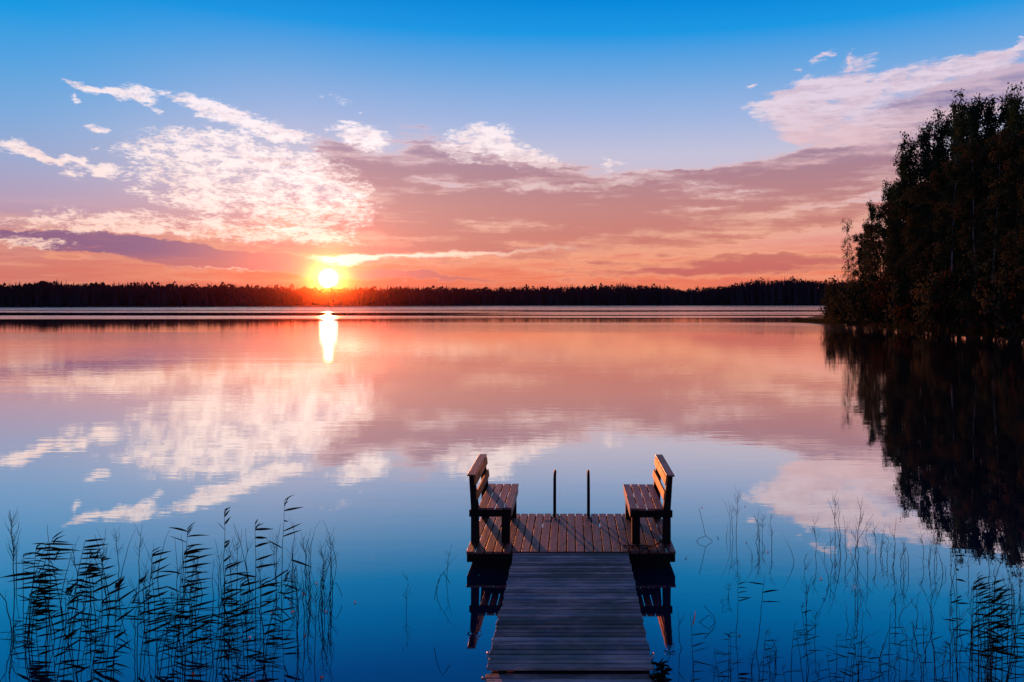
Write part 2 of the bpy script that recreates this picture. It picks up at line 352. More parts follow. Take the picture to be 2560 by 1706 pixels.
# tongues of calm and ruffled water across the lake, different on its two sides
windL = n.ramp(invw, [(0, .30), (.092, .30), (.098, .1), (.104, .30), (.124, .30), (.129, .0), (.160, .0), (.166, .30), (.202, .30), (.210, .03), (.368, .04), (.384, .17), (.52, .14), (.72, .13), (.77, .015), (1, .0)])
windR = n.ramp(invw, [(0, .30), (.094, .30), (.10, .05), (.11, .05), (.116, .30), (.152, .30), (.158, .05), (.166, .05), (.172, .30), (.186, .30), (.194, .07), (.245, .07), (.262, .26), (.33, .20), (.42, .04), (.74, .01), (1, .0)])
wind = n.mix(n.smooth(wx, -60, 5), windL, windR)
patch = n.noise(n.mapping(pos, scale=(.010, .05, 1)), 1, 4, .6)[0]
wind = n.m('MULTIPLY', wind, n.m('MULTIPLY_ADD', n.smooth(patch, .3, .7), .6, .7))
rough = n.m('MULTIPLY_ADD', wind, .42, .008)
rip1 = n.noise(n.mapping(pos, scale=(.5, 1.9, 1)), 1, 3, .6)[0]
rip2 = n.noise(n.mapping(pos, scale=(2.2, 8.5, 1)), 1, 3, .6)[0]
rip0 = n.noise(n.mapping(pos, scale=(.05, .42, 1)), 1, 3, .55)[0]
hgt = n.m('ADD', n.m('MULTIPLY', rip0, 1.8), n.m('ADD', rip1, n.m('MULTIPLY', rip2, n.m('MULTIPLY_ADD', wind, 1.6, .08))))
for (rx_, ry_) in ((-1.0, 8.0), (.93, 7.62), (-2.6, 10.4), (3.3, 9.3)):      # little rings where insects touch the water
    dd = n.v('LENGTH', n.v('SUBTRACT', pos, (rx_, ry_, 0)))
    hgt = n.m('ADD', hgt, n.m('MULTIPLY', n.m('SINE', n.m('MULTIPLY', dd, 130)), n.m('MULTIPLY', n.m('EXPONENT', n.m('MULTIPLY', dd, -11)), .55)))
b = n.n('ShaderNodeBump'); n.link(hgt, b.inputs['Height']); b.inputs['Distance'].default_value = .02
calm_str = n.m('MULTIPLY_ADD', n.smooth(wy, 6, 30), .11, .03)
calm_str = n.m('MULTIPLY', calm_str, n.m('MULTIPLY_ADD', n.smooth(wy, 90, 45), .8, .2))
n.link(n.m('MULTIPLY', n.m('ADD', calm_str, n.m('MULTIPLY', wind, 1.6)), n.smooth(wy, 300, 90)), b.inputs['Strength'])
gl = n.n('ShaderNodeBsdfGlossy'); n.link(rough, gl.inputs['Roughness']); n.link(b.outputs[0], gl.inputs['Normal'])
gl.inputs['Color'].default_value = (1, .955, .90, 1)
df = n.n('ShaderNodeBsdfDiffuse'); df.inputs[0].default_value = (.002, .012, .045, 1)
# reflectance falls from grazing towards looking straight down
cosi = n.v('DOT_PRODUCT', n.n('ShaderNodeNewGeometry').outputs['Incoming'], (0, 0, 1))
refl = n.ramp(cosi, [(0, .98), (.10, .94), (.17, .88), (.22, .78), (.31, .53), (.43, .37), (1, .25)])
mx = n.n('ShaderNodeMixShader'); n.link(refl, mx.inputs[0])
n.link(df.outputs[0], mx.inputs[1]); n.link(gl.outputs[0], mx.inputs[2]); n.link(mx.outputs[0], out.inputs[0])
M['water'] = m
mb = MB(); mb.add([(-1500,-200,0), (1500,-200,0), (1500,1340,0), (-1500,1340,0)], [(0,1,2,3)])
tag(mb.build('lake_water', M['water']), 'calm lake mirroring the sunset sky', 'water', kind='structure')

# ---------------------------------------------------------------- jetty
JX = -.012
Y0, Y1, DZ = 9.92, 11.70, .225
jet = empty('jetty', (JX, Y0, 0), 'T shaped wooden jetty with grey walkway and reddish bench platform', 'jetty')
mb = MB(); nb_ = 23; pw = 2.625/nb_
for i in range(nb_):
    x0 = JX-1.3125+i*pw+.0075; x1 = x0+pw-.015
    tz = random.uniform(-.0015, .0015); y0, y1 = Y0+random.uniform(-.006, .004), Y1+random.uniform(-.006, .006)
    if i in (3, 7, 8, 13, 17, 20):                   # some boards are two pieces
        ys = random.choice([11.32, 11.36, 10.9]); mb.box((x0, y0, DZ-.028+tz), (x1, ys-.002, DZ+tz)); mb.box((x0+.002, ys+.002, DZ-.028-tz), (x1+.001, y1, DZ-tz))
    else: mb.box((x0, y0, DZ-.028+tz), (x1, y1, DZ+tz))
mb.build('deck', M['deck'], jet, bev=.0012)
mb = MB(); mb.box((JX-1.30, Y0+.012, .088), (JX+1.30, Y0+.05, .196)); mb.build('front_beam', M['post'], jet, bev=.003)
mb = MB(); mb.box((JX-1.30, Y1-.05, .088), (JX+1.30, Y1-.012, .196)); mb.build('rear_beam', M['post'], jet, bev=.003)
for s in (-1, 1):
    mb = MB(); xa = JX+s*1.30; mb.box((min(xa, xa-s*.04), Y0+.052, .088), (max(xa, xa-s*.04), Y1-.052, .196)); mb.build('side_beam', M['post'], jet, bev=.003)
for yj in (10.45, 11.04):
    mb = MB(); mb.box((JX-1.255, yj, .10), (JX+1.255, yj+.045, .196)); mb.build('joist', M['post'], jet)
for (fy0, fy1) in ((Y0+.08, 11.10), (11.30, 11.62)):  # floats widened, middle and rear ones added, to darken the deck board gaps
    for k in (-1, 0, 1):
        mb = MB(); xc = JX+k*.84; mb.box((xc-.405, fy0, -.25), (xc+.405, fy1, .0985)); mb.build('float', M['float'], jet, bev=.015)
# walkway sections
def WZ(y): return .213-(Y0-y)*.036      # the gangway falls gently towards the land
mb = MB(); y = Y0-.004; k = 0
while y > 7.10:
    pl = .088; tz = random.uniform(-.004, .003); w0 = .716+.004*(Y0-y)
    sh = -.016 if y < 8.3 else 0; a_ = y-pl+.0045; b_ = y-.0155-random.uniform(0, .004); xl = JX-w0+sh+random.uniform(-.009, .007); xr = JX+w0+random.uniform(-.007, .009)
    mb.prism([(a_, WZ(a_)-.026), (b_, WZ(b_)-.026), (b_, WZ(b_)+tz), (a_, WZ(a_)+tz)], 0, xl, xr)
    y -= pl; k += 1
yend = y
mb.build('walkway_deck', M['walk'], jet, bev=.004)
for s in (-1, 0, 1):
    mb = MB(); xc = JX+s*.62; mb.prism([(yend+.03, WZ(yend)-.15), (Y0-.002, WZ(Y0)-.15), (Y0-.002, WZ(Y0)-.028), (yend+.03, WZ(yend)-.028)], 0, xc-.024, xc+.024); mb.build('stringer', M['post'], jet)
mb = MB(); y = yend+.01; Z2 = WZ(yend)-.055
while y > 1.2:
    tz = random.uniform(-.0015, .0015)
    mb.box((JX-.745+random.uniform(-.004, .004), y-.083, Z2-.026+tz), (JX+.745+random.uniform(-.004, .004), y-.003, Z2+tz)); y -= .088
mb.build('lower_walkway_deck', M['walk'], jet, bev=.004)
for s in (-1, 0, 1):
    mb = MB(); xc = JX+s*.62; mb.box((xc-.024, 1.3, -.08), (xc+.024, yend-.03, Z2-.0275)); mb.build('stringer', M['post'], jet)
for s in (-1, 1):
    mb = MB(); mb.box((JX+s*.65-.05, 6.60, -.3), (JX+s*.65+.05, 6.68, -.001)); mb.build('pile', M['post'], jet)
for s, xx in ((-1, JX-.75), (1, JX+.745)):             # loops of iron holding the two sections together
    mb = MB(); pts = [(xx+s*.012*math.sin(a), 7.25+.045*math.cos(a), .105+.028*math.sin(a)) for a in np.linspace(0, 2*math.pi, 13)]
    mb.tube(pts, .006, 6); mb.build('hinge_loop', M['iron'], jet, True)
mb = MB(); mb.tube([(JX-.745, 6.95, .045), (JX-.78, 6.95, .045)], .012, 8); mb.build('bolt', M['iron'], jet, True)

def bench(name, s, cx, yb, label):
    root = empty(name, (cx+s*1.0, yb, DZ), label, 'bench', 'two benches facing each other on the platform')
    X = lambda v: cx+s*v
    def bx(mb, xa, xb, y0, y1, z0, z1, rot=None):
        a, b_ = sorted((X(xa), X(xb))); mb.box((a, y0, z0), (b_, y1, z1), rot)
    L = 1.355
    mb = MB()
    for i in range(4):
        xa = .772+i*.1115; z = .69+random.uniform(-.001, .001)
        if i == (0 if s > 0 else 2): ysp = yb+.62
        else: ysp = None
        if s > 0 and i == 3: ysp = yb+.5
        if ysp:
            bx(mb, xa, xa+.0975, yb-.012, ysp-.002, z-.026, z); bx(mb, xa+.002, xa+.0965, ysp+.002, yb+L, z-.028, z-.001)
        else: bx(mb, xa, xa+.0975, yb-.012+random.uniform(-.004, .004), yb+L+random.uniform(-.006, .006), z-.026, z)
    mb.build('seat', M['bench'], root, bev=.0012)
    mb = MB(); bx(mb, .776, .798, yb+.03, yb+L-.03, .56, .662); mb.build('front_rail', M['bench'], root, bev=.003)
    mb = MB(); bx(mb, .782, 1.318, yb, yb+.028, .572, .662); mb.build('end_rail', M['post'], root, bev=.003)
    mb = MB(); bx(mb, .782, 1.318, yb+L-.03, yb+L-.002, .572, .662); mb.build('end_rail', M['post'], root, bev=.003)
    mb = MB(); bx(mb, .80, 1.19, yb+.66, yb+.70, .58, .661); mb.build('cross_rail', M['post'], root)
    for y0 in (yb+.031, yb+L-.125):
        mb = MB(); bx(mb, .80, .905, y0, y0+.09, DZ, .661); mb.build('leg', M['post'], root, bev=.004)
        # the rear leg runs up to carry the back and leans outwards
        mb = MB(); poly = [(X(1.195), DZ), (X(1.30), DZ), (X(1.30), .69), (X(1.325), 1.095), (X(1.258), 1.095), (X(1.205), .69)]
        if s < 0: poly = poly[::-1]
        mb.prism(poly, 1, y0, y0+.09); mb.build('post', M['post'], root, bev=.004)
    lean = math.atan2(.053, .405)
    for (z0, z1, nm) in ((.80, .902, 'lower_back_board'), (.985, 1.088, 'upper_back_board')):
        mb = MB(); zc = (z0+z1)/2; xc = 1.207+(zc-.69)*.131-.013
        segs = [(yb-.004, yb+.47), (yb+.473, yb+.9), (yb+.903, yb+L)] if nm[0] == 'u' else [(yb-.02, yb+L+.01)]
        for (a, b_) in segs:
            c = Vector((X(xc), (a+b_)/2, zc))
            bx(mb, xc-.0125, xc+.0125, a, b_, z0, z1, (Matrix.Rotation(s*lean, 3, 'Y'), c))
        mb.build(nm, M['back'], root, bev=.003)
    mb = MB(); bx(mb, 1.238, 1.342, yb-.02, yb+L+.01, 1.098, 1.12); mb.build('top_rail', M['bench'], root, bev=.003)
    return root
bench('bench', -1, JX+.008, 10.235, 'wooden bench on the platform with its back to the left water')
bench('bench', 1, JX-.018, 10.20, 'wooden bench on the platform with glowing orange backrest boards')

lad = empty('swim_ladder', (JX, 11.5, DZ), 'dark steel swim ladder rails rising from the platform end', 'ladder')
for s in (-1, 1):
    x = JX+s*.247+.006; mb = MB()
    pts = [(x, 11.5, DZ), (x, 11.5, .5), (x-s*.002, 11.5, .79)]+[(x-s*.003, 11.5+.16*(1-math.cos(a)), .79+.062*math.sin(a)) for a in np.linspace(.35, math.pi-.35, 7)]+[(x, 11.82, .76), (x, 11.82, -.7)]
    mb.tube(pts, .019, 10); mb.build('handrail', M['steel'], lad, True)
    mb = MB(); mb.box((x-.035, 11.465, DZ+.002), (x+.035, 11.535, DZ+.01)); mb.build('foot_plate', M['iron'], lad)
for z in (.1, -.15, -.4):
    mb = MB(); mb.tube([(JX-.245, 11.82, z), (JX+.255, 11.82, z)], .014, 8); mb.build('rung', M['steel'], lad, True)

def on_deck(px, py, z=DZ+.012):
    D = F*(H-z)/(py-PY); return ((px-PX)*D/F, D, z)
def c2(x, y): return (1430+x/5.225, 1120+y/5.225)
mb = MB()
pl_ = [on_deck(*c2(*q)) for q in ((668,1276), (760,1280), (900,1276), (1040,1284), (1100,1255), (1150,1215), (1195,1190))]
mb.tube(pl_, .009, 6)
pl_ = [on_deck(*c2(*q)) for q in ((800,1300), (745,1310), (722,1330), (730,1348))]
mb.tube(pl_, .007, 6)
pl_ = [on_deck(*c2(*q), z=DZ+.022) for q in ((905,1350), (960,1318), (1035,1286))]
mb.tube(pl_, .008, 6)
tag(mb.build('mooring_rope', M['rope'], smooth=True), 'black mooring rope lying round the feet of the right bench', 'rope')

# ---------------------------------------------------------------- right shore land
shore = [(75,-60), (66,20), (56,55), (48.6,83), (46.2,91), (44.2,100), (42.6,110), (41.6,120), (40.6,132), (39.6,143), (42,150), (52,158), (75,168), (120,182), (220,205)]
def shore_x(Y):
    for (xa, ya), (xb, yb) in zip(shore[:-1], shore[1:]):
        if ya <= Y <= yb: return xa+(xb-xa)*(Y-ya)/(yb-ya)
    return 48
fine = []
for (xa, ya), (xb, yb) in zip(shore[:-1], shore[1:]):
    for k in range(8):
        t = k/8; fine.append((xa+(xb-xa)*t+random.uniform(-.35, .35), ya+(yb-ya)*t))
fine.append(shore[-1])
offs = [(0, -.5), (.5, -.02), (1.2, .22), (3, .55), (7, 1.0), (20, 1.8), (60, 3.2), (400, 5.0)]
mb = MB(); vs = []; nO = len(offs)
for (x, y) in fine:
    for (o, z) in offs: vs.append((x+o, y+o*.05, z+(random.uniform(-.08, .12) if 0 < z < 2 else 0)))
mb.add(vs, [(i*nO+j, i*nO+j+1, (i+1)*nO+j+1, (i+1)*nO+j) for i in range(len(fine)-1) for j in range(nO-1)])
tag(mb.build('shore_ground', M['soil'], smooth=True), 'dark wooded bank on the right side of the lake', 'ground', kind='structure')

# ---------------------------------------------------------------- trees
def leaf_quads(C, size, droop=0, up=0):
    n = len(C); a = rng.normal(size=(n, 3)); a[:, 2] = a[:, 2]*.8+up-droop
    a /= np.linalg.norm(a, axis=1)[:, None]; b = np.cross(a, rng.normal(size=(n, 3))); b /= np.linalg.norm(b, axis=1)[:, None]
    L = (size*rng.uniform(.6, 1.35, n))[:, None]; W = L*rng.uniform(.45, .8, n)[:, None]
    return np.stack([C-a*L/2, C+b*W/2+a*L*.05, C+a*L/2, C-b*W/2+a*L*.05], axis=1)
def make_tree(kind, seed):
    """a tree of unit height: (trunk mesh, crown mesh)"""
    rs = random.Random(seed); rn = np.random.default_rng(seed)
    h = 24.0; mb = MB(); pts = []; cx = cy = 0
    for i in range(9):
        t = i/8; pts.append((cx, cy, t*h*.97)); cx += rs.uniform(-.3, .3); cy += rs.uniform(-.3, .3)
    r0 = .24 if kind != 'birch' else .19
    mb.tube(pts, [r0*(1-.92*i/8) for i in range(9)], 7)
    ntf = len(mb.f)
    def at(t):
        f = t*8; i = min(int(f), 7); return Vector(pts[i]).lerp(Vector(pts[i+1]), f-i)
    C = []; nbr = 62 if kind == 'aspen' else 58
    t0 = .08
    for k in range(nbr):
        t = t0+(1-t0)*(k+rs.random())/nbr; t = min(t, .985)
        s = (t-t0)/(1-t0)
        if kind == 'aspen': prof = (.55+.45*math.sin(math.pi*min(1, s*1.15)**.8))*(1-s**3.5*.75)
        elif kind == 'birch': prof = (.75+.25*math.sin(math.pi*s))*(1-s**2.5*.8)
        else: prof = .5+.5*math.sin(math.pi*s)
        Rr = 3.9*prof*rs.uniform(.55, 1.15)*(.8 if kind == 'birch' else 1)
        ang = k*2.399+rs.uniform(-.5, .5); el = R(rs.uniform(25, 62)) if kind == 'aspen' else R(rs.uniform(15, 50))
        if s > .85: el = R(rs.uniform(50, 80)); Rr = max(Rr, 1.3)
        p0 = at(t*.94); d = Vector((math.cos(ang)*math.cos(el), math.sin(ang)*math.cos(el), math.sin(el)))
        bp = [p0]; L = Rr/max(.45, math.cos(el)); L = min(L, 5.0)
        for q in range(1, 5):
            dd = d.copy(); dd.z += (.12*q if kind == 'aspen' else -.30*q)
            dd += Vector((rs.uniform(-.2, .2), rs.uniform(-.2, .2), 0)); bp.append(bp[-1]+dd.normalized()*L/4)
        mb.tube(bp, [.06, .045, .03, .018, .008], 4, cap=False)
        nt = rs.randint(5, 8)
        for q in range(nt):
            f = rs.uniform(.25, 1)*4; i = min(int(f), 3); c = bp[i].lerp(bp[i+1], f-i)
            twL = rs.uniform(.5, 1.3); td = Vector((rs.uniform(-1, 1), rs.uniform(-1, 1), rs.uniform(.2, 1.4) if kind == 'aspen' else rs.uniform(-1.6, .2))).normalized()
            m_ = 25; tt = rn.random(m_)[:, None]
            C.append(np.array(c)+tt*np.array(td)*twL+rn.normal(size=(m_, 3))*np.array([.22, .22, .26]))
        m_ = 22; C.append(np.array(bp[-1])+rn.normal(size=(m_, 3))*.3)
    C = np.concatenate(C); V = leaf_quads(C, .29 if kind != 'birch' else .29, droop=.6 if kind == 'birch' else 0, up=.5 if kind == 'aspen' else 0)
    V /= h
    mb.v = [tuple(c/h for c in v_) for v_ in mb.v]
    tm = mb.mesh('trunk', M['birch_bark'] if kind == 'birch' else M['bark'], True)
    tm.materials.append(M['bark'])
    for q in range(ntf, len(tm.polygons)): tm.polygons[q].material_index = 1
    return tm, quads_mesh('crown', V, M['aspen'] if kind == 'aspen' else M['birch'])
protos = {'aspen': [make_tree('aspen', s) for s in (1, 2, 3, 4)], 'birch': [make_tree('birch', s) for s in (11, 12, 13)]}
_dk = {}
def dark_trunk(me):
    if me.name not in _dk:
        d = me.copy(); d.materials[0] = M['bark']; _dk[me.name] = d
    return _dk[me.name]
_v = np.empty(len(protos['birch'][0][1].vertices)*3, dtype=np.float32); protos['birch'][0][1].vertices.foreach_get('co', _v)
thin_crown = quads_mesh('crown', _v.reshape(-1, 4, 3)[::3], M['birch'])   # a crown the sky shows through
def plant_tree(name, px, top, D, kind, k, label, wide=1.0, group=None, gz=None):
    X = (px-PX)*D/F; g = .6 if gz is None else gz
    h = (PY-top)*D/F+H-g
    tm, cm = protos[kind][k % len(protos[kind])]
    if kind == 'birch' and 'white' not in label and 'slim' not in label and 'pale' not in label: tm = dark_trunk(tm)
    if 'slim weeping' in label: cm = thin_crown
    root = empty(name, (X, D, g), label, 'tree', group)
    for nm, me in (('trunk', tm), ('crown', cm)):
        o = bpy.data.objects.new(nm, me); COL.objects.link(o); o.parent = root
    # every tree has its own turn, height and spread
    root.rotation_euler.z = random.uniform(0, 6.28); wd = wide*min(h, 26)/h*random.uniform(.92, 1.1)
    root.scale = (h*wd, h*wd, h)
    return root
sky_trees = [(2176,506,125,'aspen',0.66,'small dark aspen just right of the slim leftmost birch'),
 (2227,460,123,'aspen',.88,'dark aspen on the skyline two steps up from the slim birch'),
 (2257,390,119,'aspen',.88,'dark aspen whose ragged top leans over the shorter trees at the forest tip'),
 (2289,344,117,'aspen',.86,'dark aspen with sky showing through its crown, lowest of the tall group'),
 (2320,310,115,'aspen',.86,'tall aspen with a spiky crown left of the gap full of sky'),
 (2364,286,112,'aspen',.86,'tall aspen with a round top standing beside the gap full of sky'),
 (2400,280,109,'aspen',.86,'tall aspen with two upright tufts right of the skyline gap'),
 (2420,250,105,'aspen',.86,'tall bushy aspen forming the broad shoulder of the forest top'),
 (2447,248,102,'aspen',.86,'tall aspen on the broad top with feathery upright tips'),
 (2476,256,100,'aspen',.86,'tall aspen standing in the slight dip of the forest top'),
 (2522,250,97,'aspen',.86,'tall green topped aspen left of the highest tip'),
 (2550,236,93,'aspen',.86,'highest tree of the forest, its tip near the right edge'),
 (2600,242,90,'aspen',.86,'tall aspen cut by the right edge of the view')]
for i, (px, top, D, kd, wd, lb) in enumerate(sky_trees): plant_tree('aspen_tree', px, top, D, kd, i, lb, wd, 'tall aspens along the forest top')
t = plant_tree('birch_tree', 2120, 534, 128, 'birch', 0, 'slim weeping birch at the tip of the point, sunset shining through its leaves', .62, 'birches on the right bank')
front = [(2148,570,124,'birch','young birch with a white trunk standing right behind the slim birch'),
 (2184,545,118,'birch','brownish birch in front of the small aspen at the forest tip'),
 (2232,488,112,'birch','broad birch with yellowish leaves in the lower left of the forest'),
 (2284,440,107,'birch','bushy birch below the skyline gap, olive brown leaves'),
 (2335,408,103,'birch','dark birch in the middle of the bank with a few sparkling gaps'),
 (2383,372,100,'birch','tall birch left of the pale crooked trunk'),
 (2438,330,96,'birch','tall birch whose pale crooked trunk shows against the dark wood'),
 (2490,320,93,'birch','russet birch right of the pale crooked trunk'),
 (2540,292,89,'birch','large russet birch nearest the right edge of the view'),
 (2604,300,84,'birch','birch beyond the large russet one, cut by the right edge')]
for i, (px, top, D, kd, lb) in enumerate(front): plant_tree('birch_tree', px, top, D, kd, i+1, lb, .92, 'birches on the right bank')
for i, (px, top, D) in enumerate([(2165,560,135), (2200,520,132), (2235,470,130), (2270,430,128), (2310,380,126), (2350,350,124), (2395,330,121), (2430,320,118), (2470,320,115), (2510,310,112), (2550,300,109), (2595,300,106), (2250,560,140), (2330,500,138), (2400,460,134), (2480,440,130), (2560,420,126)]):
    plant_tree('aspen_tree', px, top, D, 'aspen', i, 'dark tree deep inside the forest, seen only through gaps between the front trees', .8, 'dark trees deep in the forest', 1.6)
# shrubs at the water's edge
def make_shrub(seed, mat, n=2600):
    rn = np.random.default_rng(seed); rs = random.Random(seed); mb = MB(); C = []
    for k in range(22):
        a = rs.uniform(0, 6.28); e = rs.uniform(.3, 1.45); L = rs.uniform(.5, 1.0)
        p = Vector((math.cos(a)*math.cos(e)*.75, math.sin(a)*math.cos(e)*.75, math.sin(e)))*L
        mid = p*.5+Vector((0, 0, .12)); mb.tube([(0, 0, 0), mid, p], [.02, .012, .004], 4)
        for q in range(6):
            c = mid.lerp(p, rs.random()) if q else p
            m_ = n//132; C.append(np.array(c)+rn.normal(size=(m_, 3))*.095)
    V = leaf_quads(np.concatenate(C), .075, droop=.3); V[:, :, 2] = np.abs(V[:, :, 2])
    return mb.mesh('stem', M['bark']), quads_mesh('foliage', V, mat)
shr = [make_shrub(21, M['shrub']), make_shrub(22, M['shrub']), make_shrub(23, M['autumn']), make_shrub(24, M['shrub'])]
def plant_shrub(px, top, wl, k, label, wd=1.0, name='shore_shrub'):
    D = F*H/(wl-PY); D += .9; X = max((px-PX)*D/F, shore_x(D)+.7); h = (PY-top)*D/F+H-.1
    root = empty(name, (X, D, .1), label, 'shrub', 'shrubs along the waterline of the right bank')
    for nm, me in zip(('stem', 'foliage'), shr[k]):
        o = bpy.data.objects.new(nm, me); COL.objects.link(o); o.parent = root
    root.scale = (h*wd, h*wd, h); root.rotation_euler.z = random.uniform(0, 6.28)
for a in [(2082,702,809,0,'grey green bush leaning out over the water at the tip of the point',.55),
          (2105,715,811,1,'dark bush under the slim birch',.7), (2150,700,813,3,'dark bush under the two white birch trunks',.8),
          (2190,720,816,0,'olive bush left of the brown hanging branches',.9), (2222,690,818,2,'brown hanging bush in the left half of the bank',.7),
          (2262,705,820,1,'dark bush in the left half of the bank, right of the brown hanging one',.8), (2300,712,822,2,'reddish low bush in the middle of the bank',.9),
          (2345,690,825,0,'grey green bush in the middle of the bank beside the reddish one',.8), (2372,680,826,2,'tall copper coloured bush right of the middle of the bank',.6),
          (2420,715,829,3,'dark round bush right of the copper coloured one',.9), (2462,700,831,2,'low bush with red and yellow leaves touching the water',.7),
          (2500,670,834,1,'tall leafy bush near the right end of the bank',.7), (2545,660,836,2,'russet bush at the right edge of the view',.7), (2590,690,840,0,'bush at the waterline beyond the right edge',.8)]:
    plant_shrub(*a)
# grass fringe and the low tongue at the tip
G = []
def blades(X, Y, z, h, n, sx, sy):
    c = np.stack([X+rng.normal(size=n)*sx, Y+rng.normal(size=n)*sy, np.full(n, z)], 1)
    a = np.stack([rng.normal(size=n)*.25, rng.normal(size=n)*.25, np.ones(n)], 1)*(h*rng.uniform(.4, 1.2, n))[:, None]
    b_ = np.stack([rng.normal(size=n), rng.normal(size=n)*.3, np.zeros(n)], 1); b_ /= np.linalg.norm(b_, axis=1)[:, None]; b_ *= .03
    G.append(np.stack([c-b_, c+b_, c+a+b_*.3, c+a-b_*.3], 1))
for Y in np.arange(84, 150, .5): blades(shore_x(Y)+.6, Y, 0, .55, 70, .35, .4)
for px in np.arange(1990, 2110, 2.0):
    wl = 803+(px-1985)*.075; D = F*H/(wl-PY); blades((px-PX)*D/F, D+2, 0, .25+.9*max(0, (px-1990)/120)**1.3, 26, .25, 1.4)
o = bpy.data.objects.new('shore_grass', quads_mesh('shore_grass', np.concatenate(G), M['grass'])); COL.objects.link(o)
tag(o, 'dark grass and sedge fringing the right bank and its low tip', 'grass', kind='stuff')
mb = MB(); tg = []
for px in range(1975, 2125, 6):
    wl = 803+(px-1985)*.075; D = F*H/(wl-PY); X = (px-PX)*D/F; tg.append((X, D))
vs = []
for (X, D) in tg: vs += [(X, D-.3, -.2), (X, D+.6, .10+random.uniform(0, .08)), (X+.6, D+3.5, .14+random.uniform(0, .08)), (X+1, D+7, -.2)]
mb.add(vs, [(i*4+j, i*4+j+1, (i+1)*4+j+1, (i+1)*4+j) for i in range(len(tg)-1) for j in range(3)])
tag(mb.build('mud_spit', M['soil'], smooth=True), 'low dark spit of land reaching left from the wooded point', 'ground', kind='structure')

# ---------------------------------------------------------------- far shore
def far_D(px): # distance of the far waterline
    pts = [(-900,480), (0,620), (400,660), (820,735), (1240,900), (1500,960), (2100,1000), (3400,1050)]
    return float(np.interp(px, [p[0] for p in pts], [p[1] for p in pts]))
def far_top(px):
    pts = [(-900,700), (0,716), (60,712), (150,707), (240,708), (330,712), (480,713), (640,715), (740,719.5), (820,721), (900,720), (1030,718), (1120,717), (1240,722), (1330,718), (1450,715), (1540,713), (1640,715), (1710,723), (1790,716), (1880,704), (1980,696), (2060,700), (2150,704), (2600,700), (3400,690)]
    return float(np.interp(px, [p[0] for p in pts], [p[1] for p in pts]))
mb = MB(); vs = []; P = list(range(-900, 3401, 25))
for px in P:
    D = far_D(px); u = (px-PX)/F; ht = (PY-far_top(px))*D/F+H
    for (o_, zf) in ((0, -.01), (.012, .05), (.05, .35), (.13, .62), (.2, .6)):
        d = D*(1+o_); vs.append((u*d, d, -.3 if o_ == 0 else zf*(ht*.8)))
mb.add(vs, [(i*5+j, (i+1)*5+j, (i+1)*5+j+1, i*5+j+1) for i in range(len(P)-1) for j in range(4)])
tag(mb.build('far_hills', M['soil'], smooth=True), 'low hills behind the far shore', 'hills', kind='structure')
T = MB()
def spruce(x, y, z, h, r, rs):
    V_ = []; Fc = []; tiers = 5; n = 6; zb = z
    a0 = rs.uniform(0, 6)
    for t in range(tiers):
        f = t/tiers; rr = r*(1-f)**.9*rs.uniform(.8, 1.15); z0 = z+h*(.06+.9*f); z1 = z+h*min(1, .06+.9*f+.34)
        k = len(V_)
        for q in range(n):
            a = a0+2*math.pi*q/n+t; V_.append((x+rr*math.cos(a)*rs.uniform(.75, 1.2), y+rr*math.sin(a), z0+rs.uniform(-.03, .03)*h))
        V_.append((x+rs.uniform(-.08, .08), y, z1))
        Fc += [(k+q, k+(q+1) % n, k+n) for q in range(n)]
    T.add(V_, Fc)
rs = random.Random(5)
def noise1(x): return math.sin(x*.021)+.6*math.sin(x*.057+1.3)+.4*math.sin(x*.13+.7)
for row in range(5):
    px = -850.0
    while px < 3300:
        px += rs.uniform(1.8, 5.0)
        D0 = far_D(px); d = D0*(1.006+.022*row+rs.uniform(-.006, .006)); u = (px-PX)/F
        full = (PY-far_top(px))*D0/F+H
        zg = full*.8*float(np.interp(d/D0-1, [0, .012, .05, .13], [0, .05, .35, .62]))
        topz = full*(d/D0) + (rs.gauss(0, .9)-1.0+rs.random()**4*3.6+noise1(px)*(.8 if abs(px-820) > 190 else .15) if row >= 2 else -abs(rs.gauss(0, 2.2))-1)
        h = max(4, topz-zg); 
        if rs.random() < (.85 if row >= 2 else .6): spruce(u*d, d, zg, h, (rs.uniform(.8, 1.5) if row >= 2 else rs.uniform(1.3, 2.3))*(h/16+.4), rs)
        else:
            r = rs.uniform(1.8, 3.0); c = np.array([u*d, d, zg+h*.6])
            q = rng.normal(size=(26, 3)); q /= np.linalg.norm(q, axis=1)[:, None]; q = c+q*np.array([r, r, h*.38])
            for k in range(26):
                s_ = rs.uniform(.7, 1.5); p = q[k]; T.add([(p[0]-s_, p[1], p[2]-s_*.5), (p[0]+s_, p[1]+.3, p[2]-s_*.6), (p[0]+s_*.2, p[1]-.2, p[2]+s_)], [(0, 1, 2)])
tag(T.build('far_forest', M['farleaf']), 'dark spruce forest along the whole far shore', 'forest', kind='stuff')

